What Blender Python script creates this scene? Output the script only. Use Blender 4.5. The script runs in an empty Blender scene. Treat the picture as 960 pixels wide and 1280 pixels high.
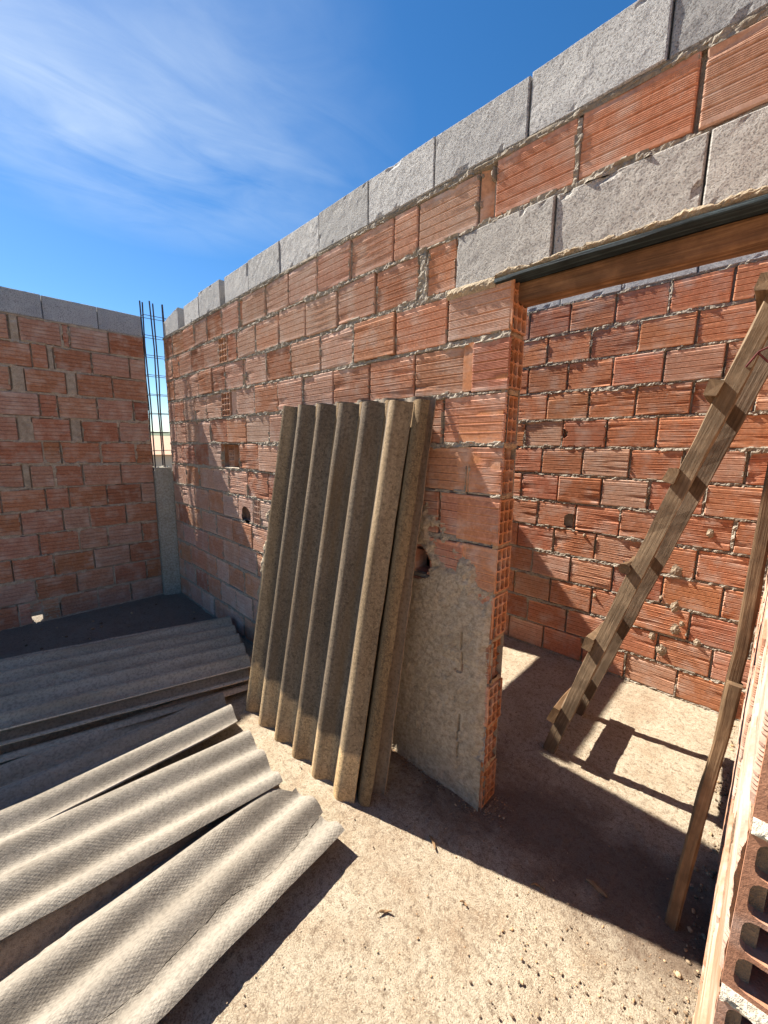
import bpy, math, random
import numpy as np
from mathutils import Matrix, Vector
random.seed(7); rng = np.random.default_rng(7)
sc = bpy.context.scene
COL = sc.collection

# ------------------------------------------------------------------ noise
TAB = np.random.default_rng(3).random((8, 256, 256))
def vn(x, y, s=0):
    x = np.asarray(x, float); y = np.asarray(y, float)
    xi = np.floor(x).astype(int); yi = np.floor(y).astype(int)
    fx = x - xi; fy = y - yi; fx = fx*fx*(3-2*fx); fy = fy*fy*(3-2*fy)
    T = TAB[s % 8]; a = (xi + 37*s) & 255; b = yi & 255; a1 = (a+1) & 255; b1 = (b+1) & 255
    return (T[a, b]*(1-fx)+T[a1, b]*fx)*(1-fy)+(T[a, b1]*(1-fx)+T[a1, b1]*fx)*fy
def fbm(x, y, s=0, o=4, g=.5):
    t = 0; w = 1; n = 0
    for i in range(o):
        t = t + w*vn(x*2**i+i*17.3, y*2**i+i*9.1, s+i); n += w; w *= g
    return t/n

# ------------------------------------------------------------------ objects
def empty(name, loc, label=None, cat=None, group=None):
    o = bpy.data.objects.new(name, None); COL.objects.link(o); o.location = loc
    o.empty_display_size = .1
    if label: tag(o, label, cat, group)
    return o
def tag(o, label, cat, group=None, kind=None):
    if label: o['label'] = label
    if cat: o['category'] = cat
    if group: o['group'] = group
    if kind: o['kind'] = kind
    return o
class MB:
    """collects vertices (world space), faces, optional tint per vertex and uv per vertex"""
    def __init__(s): s.v = []; s.f = []; s.t = []; s.uv = []; s.n = 0
    def add(s, verts, faces, tint=(1, 1, 1), uv=None):
        verts = np.asarray(verts, float).reshape(-1, 3)
        k = len(verts); b = s.n
        s.v.append(verts)
        s.f.extend([tuple(i+b for i in f) for f in faces])
        s.t.append(np.broadcast_to(np.asarray(tint, float), (k, 3)) if np.ndim(tint) < 2 else np.asarray(tint))
        s.uv.append(np.zeros((k, 2)) if uv is None else np.asarray(uv, float).reshape(-1, 2))
        s.n += k
    def grid(s, P, tint=(1, 1, 1), uv=None, keep=None, flip=False):
        """P: (a,b,3) array"""
        a, b = P.shape[:2]
        idx = np.arange(a*b).reshape(a, b)
        q = np.stack([idx[:-1, :-1], idx[1:, :-1], idx[1:, 1:], idx[:-1, 1:]], -1)
        q = q[keep] if keep is not None else q.reshape(-1, 4)
        if flip: q = q[:, ::-1]
        s.add(P.reshape(-1, 3), q.tolist(), tint if np.ndim(tint) < 2 else np.asarray(tint).reshape(-1, 3),
              None if uv is None else uv.reshape(-1, 2))
    def build(s, name, mat, parent=None, smooth=False):
        V = np.concatenate(s.v); T = np.concatenate(s.t); U = np.concatenate(s.uv)
        used = np.zeros(len(V), bool)
        fl = np.fromiter((i for f in s.f for i in f), int); used[fl] = True
        remap = np.cumsum(used)-1
        V = V[used]; T = T[used]; U = U[used]
        F = [tuple(int(remap[i]) for i in f) for f in s.f]
        off = np.zeros(3)
        o_loc = (0, 0, 0)
        if parent is not None:
            w = parent; t = Vector((0, 0, 0))
            while w is not None: t += w.location; w = w.parent
            off = np.array(t)
        elif name not in ('ground', 'concrete_floor', 'hills'):
            lo = V.min(0); hi = V.max(0); off = np.array([(lo[0]+hi[0])/2, (lo[1]+hi[1])/2, lo[2]]); o_loc = tuple(off)
        me = bpy.data.meshes.new(name)
        me.from_pydata((V-off).tolist(), [], F)
        at = me.attributes.new('tint', 'FLOAT_COLOR', 'POINT')
        at.data.foreach_set('color', np.concatenate([T, np.ones((len(T), 1))], 1).astype(np.float32).ravel())
        uvl = me.uv_layers.new(name='UVMap')
        li = np.zeros(len(me.loops), np.int32); me.loops.foreach_get('vertex_index', li)
        uvl.data.foreach_set('uv', U[li].astype(np.float32).ravel())
        if smooth: me.polygons.foreach_set('use_smooth', [True]*len(me.polygons))
        me.materials.append(mat); me.update()
        o = bpy.data.objects.new(name, me); COL.objects.link(o)
        o.parent = parent; o.location = o_loc
        return o
    def box(s, lo, hi, tint=(1, 1, 1), M=None):
        x0, y0, z0 = lo; x1, y1, z1 = hi
        v = [(x0, y0, z0), (x1, y0, z0), (x1, y1, z0), (x0, y1, z0), (x0, y0, z1), (x1, y0, z1), (x1, y1, z1), (x0, y1, z1)]
        f = [(0, 3, 2, 1), (4, 5, 6, 7), (0, 1, 5, 4), (1, 2, 6, 5), (2, 3, 7, 6), (3, 0, 4, 7)]
        if M is not None: v = [tuple(M @ Vector(p)) for p in v]
        s.add(v, f, tint)
    def tube(s, pts, rad, seg=10, tint=(1, 1, 1), caps=True, wob=0):
        pts = [Vector(p) for p in pts]; n = len(pts); R = []; uv = []; L = 0
        for i, p in enumerate(pts):
            d = (pts[min(i+1, n-1)]-pts[max(i-1, 0)]).normalized()
            a = d.cross(Vector((0, 1, .13)) if abs(d.y) < .9 else Vector((1, 0, .2))).normalized(); b = d.cross(a)
            r = rad[i] if hasattr(rad, '__len__') else rad
            if i: L += (p-pts[i-1]).length
            for j in range(seg+1):
                t = 2*math.pi*j/seg
                rr = r*(1+wob*(float(vn(math.cos(t)*2+5+L*9, math.sin(t)*2+5+L*5, 2))-.5))
                q = p+a*math.cos(t)*rr+b*math.sin(t)*rr
                R.append(tuple(q)); uv.append((L, r*t))
        f = []
        for i in range(n-1):
            for j in range(seg):
                k = i*(seg+1)+j; f.append((k, k+1, k+seg+2, k+seg+1))
        if caps:
            f.append(tuple(range(seg-1, -1, -1))); k = (n-1)*(seg+1); f.append(tuple(range(k, k+seg)))
        s.add(R, f, tint, uv)

# ------------------------------------------------------------------ materials
class NT:
    def __init__(s, name):
        s.m = bpy.data.materials.new(name); s.m.use_nodes = True
        s.t = s.m.node_tree; s.b = s.t.nodes['Principled BSDF']; s.b.inputs['Roughness'].default_value = .9
        s.b.inputs['Specular IOR Level'].default_value = .25
    def n(s, ty, **k):
        o = s.t.nodes.new(ty)
        for a, v in k.items():
            if a in o.inputs.keys() if hasattr(o.inputs, 'keys') else False: o.inputs[a].default_value = v
            else: setattr(o, a, v)
        return o
    def l(s, a, b): s.t.links.new(a, b)
    def noise(s, vec, scale, detail=4, rough=.55, dist=0):
        o = s.n('ShaderNodeTexNoise'); o.inputs['Scale'].default_value = scale; o.inputs['Detail'].default_value = detail
        o.inputs['Roughness'].default_value = rough; o.inputs['Distortion'].default_value = dist
        s.l(vec, o.inputs['Vector']); return o.outputs['Fac']
    def coord(s, kind='Object', scale=None):
        o = s.n('ShaderNodeTexCoord').outputs[kind] if kind != 'World' else s.n('ShaderNodeNewGeometry').outputs['Position']
        if scale:
            m = s.n('ShaderNodeMapping'); m.inputs['Scale'].default_value = scale; s.l(o, m.inputs['Vector']); o = m.outputs[0]
        return o
    def ramp(s, fac, stops):
        o = s.n('ShaderNodeValToRGB'); r = o.color_ramp
        while len(r.elements) < len(stops): r.elements.new(.5)
        for e, (p, c) in zip(r.elements, stops):
            e.position = p; e.color = (c if hasattr(c, '__len__') else (c, c, c))[:3]+(1,) if hasattr(c, '__len__') else (c, c, c, 1)
        s.l(fac, o.inputs[0]); return o.outputs[0]
    def mix(s, fac, a, b, mode='MIX'):
        o = s.n('ShaderNodeMix', data_type='RGBA', blend_type=mode)
        for sock, v in ((o.inputs[0], fac), (o.inputs[6], a), (o.inputs[7], b)):
            if hasattr(v, 'is_linked') or hasattr(v, 'node'): s.l(v, sock)
            elif hasattr(v, '__len__'): sock.default_value = tuple(v)[:3]+(1,)
            else: sock.default_value = v
        return o.outputs[2]
    def math(s, op, a, b=None, c=None):
        o = s.n('ShaderNodeMath', operation=op)
        for i, v in enumerate((a, b, c)):
            if v is None: continue
            if hasattr(v, 'node'): s.l(v, o.inputs[i])
            else: o.inputs[i].default_value = v
        return o.outputs[0]
    def bump(s, h, dist, strength=1, prev=None):
        o = s.n('ShaderNodeBump'); o.inputs['Distance'].default_value = dist; o.inputs['Strength'].default_value = strength
        s.l(h, o.inputs['Height'])
        if prev is not None: s.l(prev, o.inputs['Normal'])
        return o.outputs[0]
    def out(s, col, nrm=None, rough=None):
        if hasattr(col, 'node'): s.l(col, s.b.inputs['Base Color'])
        else: s.b.inputs['Base Color'].default_value = tuple(col)+(1,)
        if nrm is not None: s.l(nrm, s.b.inputs['Normal'])
        if rough is not None: s.b.inputs['Roughness'].default_value = rough
        return s.m
    def tint(s):
        o = s.n('ShaderNodeAttribute'); o.attribute_name = 'tint'; return o.outputs['Color']

def m_brick():
    t = NT('terracotta'); w = t.coord('World')
    n1 = t.noise(w, 9, 5); n2 = t.noise(w, 60, 4, .65); n3 = t.noise(w, 260, 3, .7)
    st = t.noise(t.coord('World', (6, 6, 60)), 1.0, 4, .6)
    c = t.mix(.85, t.tint(), t.ramp(n2, [(.25, (.62, .56, .52)), (.75, (1.25, 1.22, 1.2))]), 'MULTIPLY')
    c = t.mix(t.ramp(n3, [(.3, .0), (.7, .25)]), c, (.26, .11, .06))
    dust = t.math('MULTIPLY', t.ramp(n1, [(.46, 0.), (.66, 1.)]), t.ramp(st, [(.35, .25), (.65, 1.)]))
    c = t.mix(t.math('MULTIPLY', dust, .62), c, (.56, .46, .39))
    # pale mortar specks
    c = t.mix(t.ramp(t.noise(w, 38, 6, .7), [(.62, 0.), (.70, .55)]), c, (.46, .40, .34))
    h = t.math('ADD', n3, t.math('MULTIPLY', n2, .2))
    return t.out(c, t.bump(h, .0010, .8), .92)
def m_mortar():
    t = NT('mortar'); w = t.coord('World')
    n2 = t.noise(w, 25, 5, .65); n3 = t.noise(w, 190, 4, .75)
    c = t.ramp(n2, [(.25, (.24, .20, .155)), (.5, (.36, .31, .245)), (.8, (.50, .445, .365))])
    c = t.mix(1, c, t.tint(), 'MULTIPLY')
    c = t.mix(t.ramp(n3, [(.35, .5), (.6, 0.)]), c, (.14, .11, .085))
    return t.out(c, t.bump(t.math('ADD', n3, n2), .006, .9), .95)
def m_plaster():
    t = NT('rough_render'); w = t.coord('World')
    n1 = t.noise(w, 5, 5); n2 = t.noise(w, 55, 5, .7); n3 = t.noise(w, 220, 3, .7)
    c = t.ramp(n1, [(.3, (.42, .335, .23)), (.55, (.53, .44, .325)), (.75, (.49, .36, .245))])
    c = t.mix(t.ramp(n2, [(.35, .75), (.6, 0.)]), c, (.22, .165, .105))
    c = t.mix(t.ramp(n3, [(.5, 0.), (.75, .5)]), c, (.46, .41, .33))
    c = t.mix(1, c, t.tint(), 'MULTIPLY')
    return t.out(c, t.bump(t.math('ADD', n3, n2), .007, .9), .95)
def m_block():
    t = NT('concrete_block_face'); w = t.coord('World')
    n1 = t.noise(w, 7, 4); n2 = t.noise(w, 170, 3, .6); n3 = t.noise(w, 420, 3, .75)
    v = t.n('ShaderNodeTexVoronoi'); v.inputs['Scale'].default_value = 150; t.l(w, v.inputs['Vector'])
    c = t.ramp(n1, [(.3, (.36, .35, .34)), (.7, (.47, .455, .435))])
    c = t.mix(t.ramp(n2, [(.38, .85), (.50, 0.)]), c, (.16, .15, .145))
    c = t.mix(t.ramp(n3, [(.53, 0.), (.68, .6)]), c, (.66, .63, .60))
    c = t.mix(1, c, t.tint(), 'MULTIPLY')
    h = t.math('ADD', t.math('MULTIPLY', n2, 1.2), t.math('MULTIPLY', n3, 1.2))
    return t.out(c, t.bump(h, .0036, 1), .95)
def m_floor():
    t = NT('rough_concrete_floor'); w = t.coord('World')
    n0 = t.noise(w, 1.7, 5, .6); n1 = t.noise(w, 7, 5, .6, .4); n2 = t.noise(w, 45, 5, .7); n3 = t.noise(w, 200, 3, .75)
    c = t.ramp(n1, [(.28, (.42, .31, .205)), (.48, (.52, .425, .305)), (.72, (.60, .515, .385))])
    c = t.mix(t.ramp(n0, [(.48, 0.), (.66, .35)]), c, (.32, .20, .12))
    c = t.mix(t.ramp(n2, [(.36, .75), (.50, 0.)]), c, (.22, .155, .10))
    c = t.mix(t.ramp(n3, [(.53, 0.), (.63, .6)]), c, (.72, .63, .47))
    c = t.mix(t.ramp(n3, [(.35, .8), (.46, 0.)]), c, (.20, .14, .09))
    # dark trodden dirt along the doorway; floor colour darker grey towards the far corner
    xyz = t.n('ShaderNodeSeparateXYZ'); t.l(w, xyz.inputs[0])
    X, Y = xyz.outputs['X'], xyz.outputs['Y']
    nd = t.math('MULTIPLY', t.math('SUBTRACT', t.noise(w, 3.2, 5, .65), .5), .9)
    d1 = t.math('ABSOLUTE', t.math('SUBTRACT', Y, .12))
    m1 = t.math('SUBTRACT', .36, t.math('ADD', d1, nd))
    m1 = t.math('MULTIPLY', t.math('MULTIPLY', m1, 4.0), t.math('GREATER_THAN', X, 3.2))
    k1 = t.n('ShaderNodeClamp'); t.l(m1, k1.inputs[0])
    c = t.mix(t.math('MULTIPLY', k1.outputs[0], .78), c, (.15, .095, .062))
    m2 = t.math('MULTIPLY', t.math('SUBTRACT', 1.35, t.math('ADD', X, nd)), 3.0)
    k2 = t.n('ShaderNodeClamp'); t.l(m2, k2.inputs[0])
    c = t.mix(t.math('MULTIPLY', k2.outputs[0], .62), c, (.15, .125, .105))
    h = t.math('ADD', t.math('MULTIPLY', n2, 1.2), t.math('ADD', t.math('MULTIPLY', n3, 1.2), t.noise(w, 480, 2, .7)))
    return t.out(c, t.bump(h, .0085, 1), .95)
def m_sheet(name, c0, c1, c2, imprint, spots=.5, speck=None, stain=None):
    t = NT(name); w = t.coord('World'); uv = t.coord('UV')
    n1 = t.noise(t.coord('UV', (7, 1.6, 1)), 1, 5, .6, .3); n2 = t.noise(w, 70, 4, .65); n3 = t.noise(w, 260, 3, .7)
    c = t.ramp(n1, [(.28, c0), (.5, c1), (.74, c2)])
    c = t.mix(t.ramp(n2, [(.36, spots), (.54, 0.)]), c, tuple(.4*a for a in c0))
    if speck: c = t.mix(t.ramp(t.noise(w, 150, 3, .7), [(.50, 0.), (.68, .42)]), c, speck)
    c = t.mix(1, c, t.tint(), 'MULTIPLY')
    if stain:
        c = t.mix(t.ramp(t.noise(t.coord('UV', (14, 1.1, 1)), 1, 4, .6), [(.5, 0.), (.68, .6)]), c, stain)
    h = t.math('ADD', n3, n2); nr = t.bump(h, .003, .8)
    if imprint:
        s = t.n('ShaderNodeSeparateXYZ'); t.l(uv, s.inputs[0])
        k = math.pi/.0058
        a = t.math('SINE', t.math('MULTIPLY', s.outputs[0], k)); b = t.math('SINE', t.math('MULTIPLY', s.outputs[1], k*.62))
        p = t.math('MULTIPLY', t.math('MULTIPLY', a, b), t.ramp(t.noise(w, 9, 4, .6), [(.35, .15), (.6, 1.)]))
        nr = t.bump(p, .00055, t.b.inputs['Metallic'].default_value+imprint, nr)
        c = t.mix(t.math('MULTIPLY', t.ramp(p, [(.0, 1.), (.5, 0.)]), .12), c, tuple(.4*a for a in c0))
    return t.out(c, nr, .88)
def m_wood(name, c0, c1, c2, grain=90):
    t = NT(name)
    g = t.noise(t.coord('UV', (2.2, grain, 1)), 1, 5, .65, .5); w = t.coord('World'); n = t.noise(w, 12, 4); f = t.noise(t.coord('UV', (12, grain*4, 1)), 1, 3, .7)
    c = t.ramp(g, [(.28, c0), (.52, c1), (.76, c2)])
    c = t.mix(t.ramp(n, [(.4, .55), (.65, 0.)]), c, tuple(.55*a for a in c0))
    c = t.mix(1, c, t.tint(), 'MULTIPLY')
    return t.out(c, t.bump(t.math('ADD', g, t.math('MULTIPLY', f, .6)), .004, .9), .85)
def m_plain(name, c, rough=.8, metal=0, nscale=40, amp=.25):
    t = NT(name); n = t.noise(t.coord('World'), nscale, 4)
    cc = t.ramp(n, [(.3, tuple(a*(1-amp) for a in c)), (.7, tuple(a*(1+amp) for a in c))])
    t.b.inputs['Metallic'].default_value = metal
    return t.out(cc, t.bump(n, .002, .5), rough)

BR, MO, PL, BL = m_brick(), m_mortar(), m_plaster(), m_block()
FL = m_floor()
SH_WHITE = m_sheet('pale_fibre_cement', (.150, .126, .098), (.25, .218, .176), (.335, .298, .245), .8, .4, None)
SH_BROWN = m_sheet('weathered_fibre_cement', (.072, .052, .035), (.120, .089, .061), (.185, .142, .100), 0, .6, (.26, .20, .13), (.13, .08, .038))
SH_GREY = m_sheet('old_grey_fibre_cement', (.36, .25, .155), (.48, .355, .235), (.56, .43, .30), 0, .5, None)
WD_GREY = m_wood('weathered_wood', (.13, .085, .05), (.24, .165, .10), (.34, .25, .165))
WD_ORANGE = m_wood('raw_wood_beam', (.10, .048, .022), (.25, .125, .058), (.36, .20, .095), 70)
WD_BROWN = m_wood('brown_wood_pole', (.10, .058, .03), (.19, .115, .06), (.28, .18, .10), 60)
BOARD = m_wood('stained_formwork_board', (.012, .016, .018), (.03, .044, .05), (.12, .17, .18), 80)
STEEL = m_plain('rusty_steel', (.07, .055, .06), .7, .4)
WIRE = m_plain('rusty_wire', (.10, .02, .02), .6, .2)
CONC = m_plaster()
LEAF = m_plain('dry_wood_chip', (.20, .12, .06), .9)
STONE = m_plain('pebbles', (.30, .25, .19), .95, 0, 60, .45)
ROOFT = m_plain('far_roof_tiles', (.55, .33, .22), .9)
WALLT = m_plain('far_painted_wall', (.6, .5, .4), .9)
GROUND = m_plain('dry_ground', (.22, .17, .10), .95, 0, .4, .4)
HILL = m_plain('far_scrub_hill', (.07, .09, .05), .95, 0, .05, .4)

# ------------------------------------------------------------------ masonry
H = .205
class Frame:
    def __init__(s, o, sd, nd): s.o = np.array(o, float); s.sd = np.array(sd, float); s.nd = np.array(nd, float)
    def P(s, S, N, Z):
        S, N, Z = np.broadcast_arrays(np.asarray(S, float), N, Z)
        return s.o + S[..., None]*s.sd + N[..., None]*s.nd + Z[..., None]*np.array([0, 0, 1.])
def brick_profile(h, fine, seed):
    """outline of the extruded brick face: five panels with fine combing, (z, n)"""
    r = random.Random(seed); z = [0, .0, .004]; n = [-.03, -.005, -.0005]
    K = 5; e = .010; w = (h-2*e)/K
    for k in range(K):
        z0 = e+k*w
        if k: z += [z0-.0075, z0-.0045, z0-.0025, z0, z0+.003]; n += [.0013, .0018, -.0040, -.0056, -.0012]
        m = 8 if fine else 3
        for i in range(m):
            t = (i+.5)/m
            z.append(z0+.004+(w-.0125)*t); n.append(((-.0021 if i % 2 else .0) if fine else -.0005*(i % 2)))
    z += [h-.004, h, h]; n += [-.0005, -.005, -.03]
    return np.array(z), np.array(n)
def add_brick(mb, fr, s0, s1, z0, z1, tint, fine=True, hole=None, dep=.03):
    pz, pn = brick_profile(z1-z0, fine, 1); pn = np.maximum(pn, -dep)
    L = s1-s0; dp_ = -dep
    if hole is None:
        cs = np.array([0, 0, .004, L*.5, L-.004, L, L]); cn = np.array([dp_, -.004, 0, rng.normal(0, .0008), 0, -.004, dp_])
    else:
        inner = np.linspace(.004, L-.004, 40); cs = np.concatenate([[0, 0], inner, [L, L]])
        cn = np.concatenate([[-.03, -.004], np.zeros(40), [-.004, -.03]])
    n0 = rng.normal(0, .0022); tl = rng.normal(0, .007); tz = rng.normal(0, .008); rot = rng.normal(0, .005)
    S, Z = np.meshgrid(cs, pz, indexing='ij')
    N = np.minimum(cn[:, None]+0*Z, pn[None, :]+np.minimum(cn, 0)[:, None])
    N = N+np.where(N > max(-.02, -dep+.0005), n0+tl*(S-L/2)+tz*(Z-.095), 0)
    # chipped outline
    ed = np.minimum(np.minimum(S, L-S), np.minimum(Z, (z1-z0)-Z))
    N = N-np.where((ed < .007) & (N > -.02), np.clip(vn((s0+S)*38, (z0+Z)*38, 3)-.72, 0, 1)*.03, 0)
    Zr = Z+rot*(S-L/2)
    P = fr.P(s0+S, N, z0+Zr)
    keep = None
    if hole:
        hs, hz, hr = hole
        cS = (S[:-1, :-1]+S[1:, 1:])/2+s0; cZ = (Z[:-1, :-1]+Z[1:, 1:])/2+z0
        ang = np.arctan2(cZ-hz, cS-hs); rr = hr*(.75+.5*vn(ang*1.3+9, ang*0+hs*9, 2))
        keep = np.hypot(cS-hs, cZ-hz) > rr
        # broken core behind the hole
        d = .095
        for (a, b, c, e) in ((s0+.006, s0+.006, z0+.006, z1-.006), (s1-.006, s1-.006, z0+.006, z1-.006)):
            mb.add(fr.P([a, a, a, a], [-.003, -d, -d, -.003], [c, c, e, e]), [(0, 1, 2, 3)], np.array(tint)*.8)
        for zz in (z0+.006, z1-.006, (z0+z1)/2+.02):
            mb.add(fr.P([s0, s1, s1, s0], [-.012, -.012, -d, -d], [zz]*4), [(0, 1, 2, 3)], np.array(tint)*.8)
        mb.add(fr.P([s0, s1, s1, s0], [-d]*4, [z0, z0, z1, z1]), [(0, 1, 2, 3)], np.array(tint)*.7)
        for q in (.3, .62):
            a = s0+L*q
            mb.add(fr.P([a, a, a, a], [-.03, -d, -d, -.03], [z0, z0, z1, z1]), [(0, 1, 2, 3)], np.array(tint)*.8)
    mb.grid(P, tint, keep=keep)
def add_endgrid(mb, fr, s0, s1, z0, z1, tint, cols=3, rows=4, depth=.16, wall=.0058, rib=.0052, jit=.0, skip=()):
    """brick seen from its open end: a lattice of rounded tunnels"""
    rs = random.Random(int(s0*977+z0*7919))
    n0 = rs.gauss(0, jit)
    def line(a, b, k):
        w = (b-a-2*wall-(k-1)*rib)/k
        return [(a+wall+i*(w+rib), a+wall+i*(w+rib)+w) for i in range(k)]
    cx = line(s0, s1, cols); cz = line(z0, z1, rows)
    sb = [s0]+[(cx[i][1]+cx[i+1][0])/2 for i in range(cols-1)]+[s1]
    zb = [z0]+[(cz[i][1]+cz[i+1][0])/2 for i in range(rows-1)]+[z1]
    for i in range(cols):
        for j in range(rows):
            a, b = cx[i]; c, e = cz[j]; A, B, C, E = sb[i], sb[i+1], zb[j], zb[j+1]
            jx = rs.gauss(0, .0008); a += jx; b += jx
            ch = min(b-a, e-c)*(.32 if depth < .22 else .27); arc = [0, 30, 60, 90]
            inn = []
            for (qx, qz, a0) in ((b-ch, e-ch, 0), (a+ch, e-ch, 90), (a+ch, c+ch, 180), (b-ch, c+ch, 270)):
                inn += [(qx+ch*math.cos(math.radians(a0+g)), qz+ch*math.sin(math.radians(a0+g))) for g in arc]
            cor = [(B, E), (A, E), (A, C), (B, C)]
            w16 = [n0+(rs.gauss(0, .0006) if depth < .22 else 0) for _ in range(16)]
            if (i, j) in skip or (depth == .2 and rs.random() < .06): w16 = [n0-.02-rs.random()*.02 for _ in range(16)]
            dp = depth*(.8+.2*rs.random())
            pts = [fr.P(p[0], w, p[1]) for p, w in zip(inn, w16)]+[fr.P(p[0]*.96+.04*(a+b)/2, -dp, p[1]*.96+.04*(c+e)/2) for p in inn]+[fr.P(p[0], n0, p[1]) for p in cor]
            f = []
            for k in range(16):
                k2 = (k+1) % 16
                f.append((k, k2, 16+k2, 16+k))
                if k % 4 < 3: f.append((32+k//4, k2, k))
                else: f.append((32+k//4, 32+(k//4+1) % 4, k2, k))
            f.append(tuple(range(16, 32)))
            mb.add(np.array(pts), f, tint)
    # outer shell
    for (a, b, c, e) in ((s0, s1, z0, z0), (s0, s1, z1, z1)):
        mb.add(fr.P([a, b, b, a], [n0, n0, -depth, -depth], [c]*4), [(0, 1, 2, 3)], tint)
    for a in (s0, s1):
        mb.add(fr.P([a, a, a, a], [n0, n0, -depth, -depth], [z0, z1, z1, z0]), [(0, 1, 2, 3)], tint)
def add_block(mb, fr, s0, s1, z0, z1, depth, tint, cell=.014, amp=.0016, slope=0):
    """concrete block with worn arrises"""
    ns = max(4, int((s1-s0)/cell)); nz = max(4, int((z1-z0)/cell))
    cs = np.concatenate([[0, 0, .004], np.linspace(.01, s1-s0-.01, ns), [s1-s0-.004, s1-s0, s1-s0]])
    cz = np.concatenate([[0, 0, .004], np.linspace(.01, z1-z0-.01, nz), [z1-z0-.004, z1-z0, z1-z0]])
    S, Z = np.meshgrid(cs, cz, indexing='ij')
    ed = np.minimum(np.minimum(S, s1-s0-S), np.minimum(Z, z1-z0-Z))
    N = rng.normal(0, .002)+rng.normal(0, .012)*(S-(s1-s0)/2)+(fbm((s0+S)*30, (z0+Z)*30, 1)-.5)*2*amp
    N = N-.004*(ed < .002)-np.where(ed < .012, np.clip(vn((s0+S)*28, (z0+Z)*28, 5)-.8, 0, 1)*.05, 0)
    back = np.zeros(S.shape, bool); back[0] = back[-1] = True; back[:, 0] = back[:, -1] = True
    N = np.where(back, -depth, N)
    z = z0+Z
    if slope: z = z+slope*(S/(s1-s0)-.5)*Z/(z1-z0)*2 - (vn((s0+S)*14, S*0, 2)*.012*(Z > z1-z0-.02))
    mb.grid(fr.P(s0+S, N, z), tint)
    mb.add(fr.P([s0, s1, s1, s0], [-depth]*4, [z0, z0, z1, z1]), [(3, 2, 1, 0)], tint)
def mortar_mesh(fr, s0, s1, z0, z1, rects, cell, amp=.012, flush=-.007, smear=.35, open_heads=True, holes=(), tint_f=None):
    S1 = np.arange(s0, s1+cell*.01, cell); Z1 = np.arange(z0, z1+cell, cell)
    S, Z = np.meshgrid(S1, Z1, indexing='ij')
    D = np.full(S.shape, .03); Hd = np.full(S.shape, .5)
    for (a, b, c, e) in rects:
        i0 = max(0, int((a-.04-s0)/cell)); i1 = min(len(S1), int((b+.04-s0)/cell)+2)
        j0 = max(0, int((c-.04-z0)/cell)); j1 = min(len(Z1), int((e+.04-z0)/cell)+2)
        if i1 <= i0 or j1 <= j0: continue
        s = S[i0:i1, j0:j1]; z = Z[i0:i1, j0:j1]
        dh = np.maximum(a-s, s-b); dv = np.maximum(c-z, z-e); d = np.maximum(dh, dv)
        D[i0:i1, j0:j1] = np.minimum(D[i0:i1, j0:j1], d)
        inrow = dv < 0
        h = Hd[i0:i1, j0:j1]; h[inrow] = np.minimum(h[inrow], np.abs(dh)[inrow])
    nz = fbm(S*38, Z*42, 0, 4, .65); lo = fbm(S*5, Z*5, 4, 3)
    N = flush+(nz-.5)*2*amp+(lo-.42)*.016
    # within a course between two bricks: head joints, often left open
    head = (Hd < .009) & (D > -.002)
    if open_heads:
        gate = fbm(S*7, Z*3.1, 5, 2)
        N = np.where(head & (gate < .60), -.022, N)
    sm = fbm(S*17, Z*24, 2, 4, .6)+(lo-.5)*.5
    cover = sm-smear-(-D)/.035
    N = np.where(D < 0, np.where(cover > .18, .0015+.016*np.clip(cover-.18, 0, .4), -.024), N)
    K = np.ones((len(S1)-1, len(Z1)-1), bool)
    def q(A, f): return f(f(A[:-1, :-1], A[1:, :-1]), f(A[:-1, 1:], A[1:, 1:]))
    K &= ~((q(D, np.maximum) < -.001) & (q(N, np.maximum) < -.02))
    for (hs, hz, hr) in holes:
        c = np.hypot(S[:-1, :-1]-hs, Z[:-1, :-1]-hz) < hr; K &= ~c
    mb = MB(); T = np.ones(S.shape+(3,))*(.85+.3*lo[..., None])
    if tint_f is not None: T = T*tint_f(S, Z)
    mb.grid(fr.P(S, N, Z), T, keep=K)
    return mb
def course(joints, lo, hi, length=.297, phase=0.):
    """fill a course from a list of joints, continuing it with whole bricks at both ends"""
    J = sorted(joints)
    if not J: J = [lo+phase]
    out = [J[0]]
    for a, b in zip(J, J[1:]):
        n = max(1, round((b-a)/length)) if b-a > .36 else 1
        for k in range(1, n+1): out.append(a+(b-a)*k/n)
    while out[0] > lo+.06: out.insert(0, out[0]-length*(1+.02*math.sin(out[0]*50)))
    while out[-1] < hi-.06: out.append(out[-1]+length*(1+.02*math.sin(out[-1]*50)))
    out = [x for x in out if lo-.001 < x < hi+.001]
    if not out or out[0] > lo+.02: out.insert(0, lo)
    else: out[0] = lo
    if out[-1] < hi-.02: out.append(hi)
    else: out[-1] = hi
    return out
def brick_tint(pale=.2, dark=.1):
    r = random.random()
    a = np.array([.50, .248, .150])*(1+random.gauss(0, .08))
    a = a*np.array([1, 1+random.gauss(0, .035), 1+random.gauss(0, .05)])
    if r < pale: m = .22+.36*random.random(); a = a*(1-m)+np.array([.56, .455, .39])*m
    elif r > 1-dark: a = a*np.array([.80, .74, .72])
    return np.clip(a, .03, .8)

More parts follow.
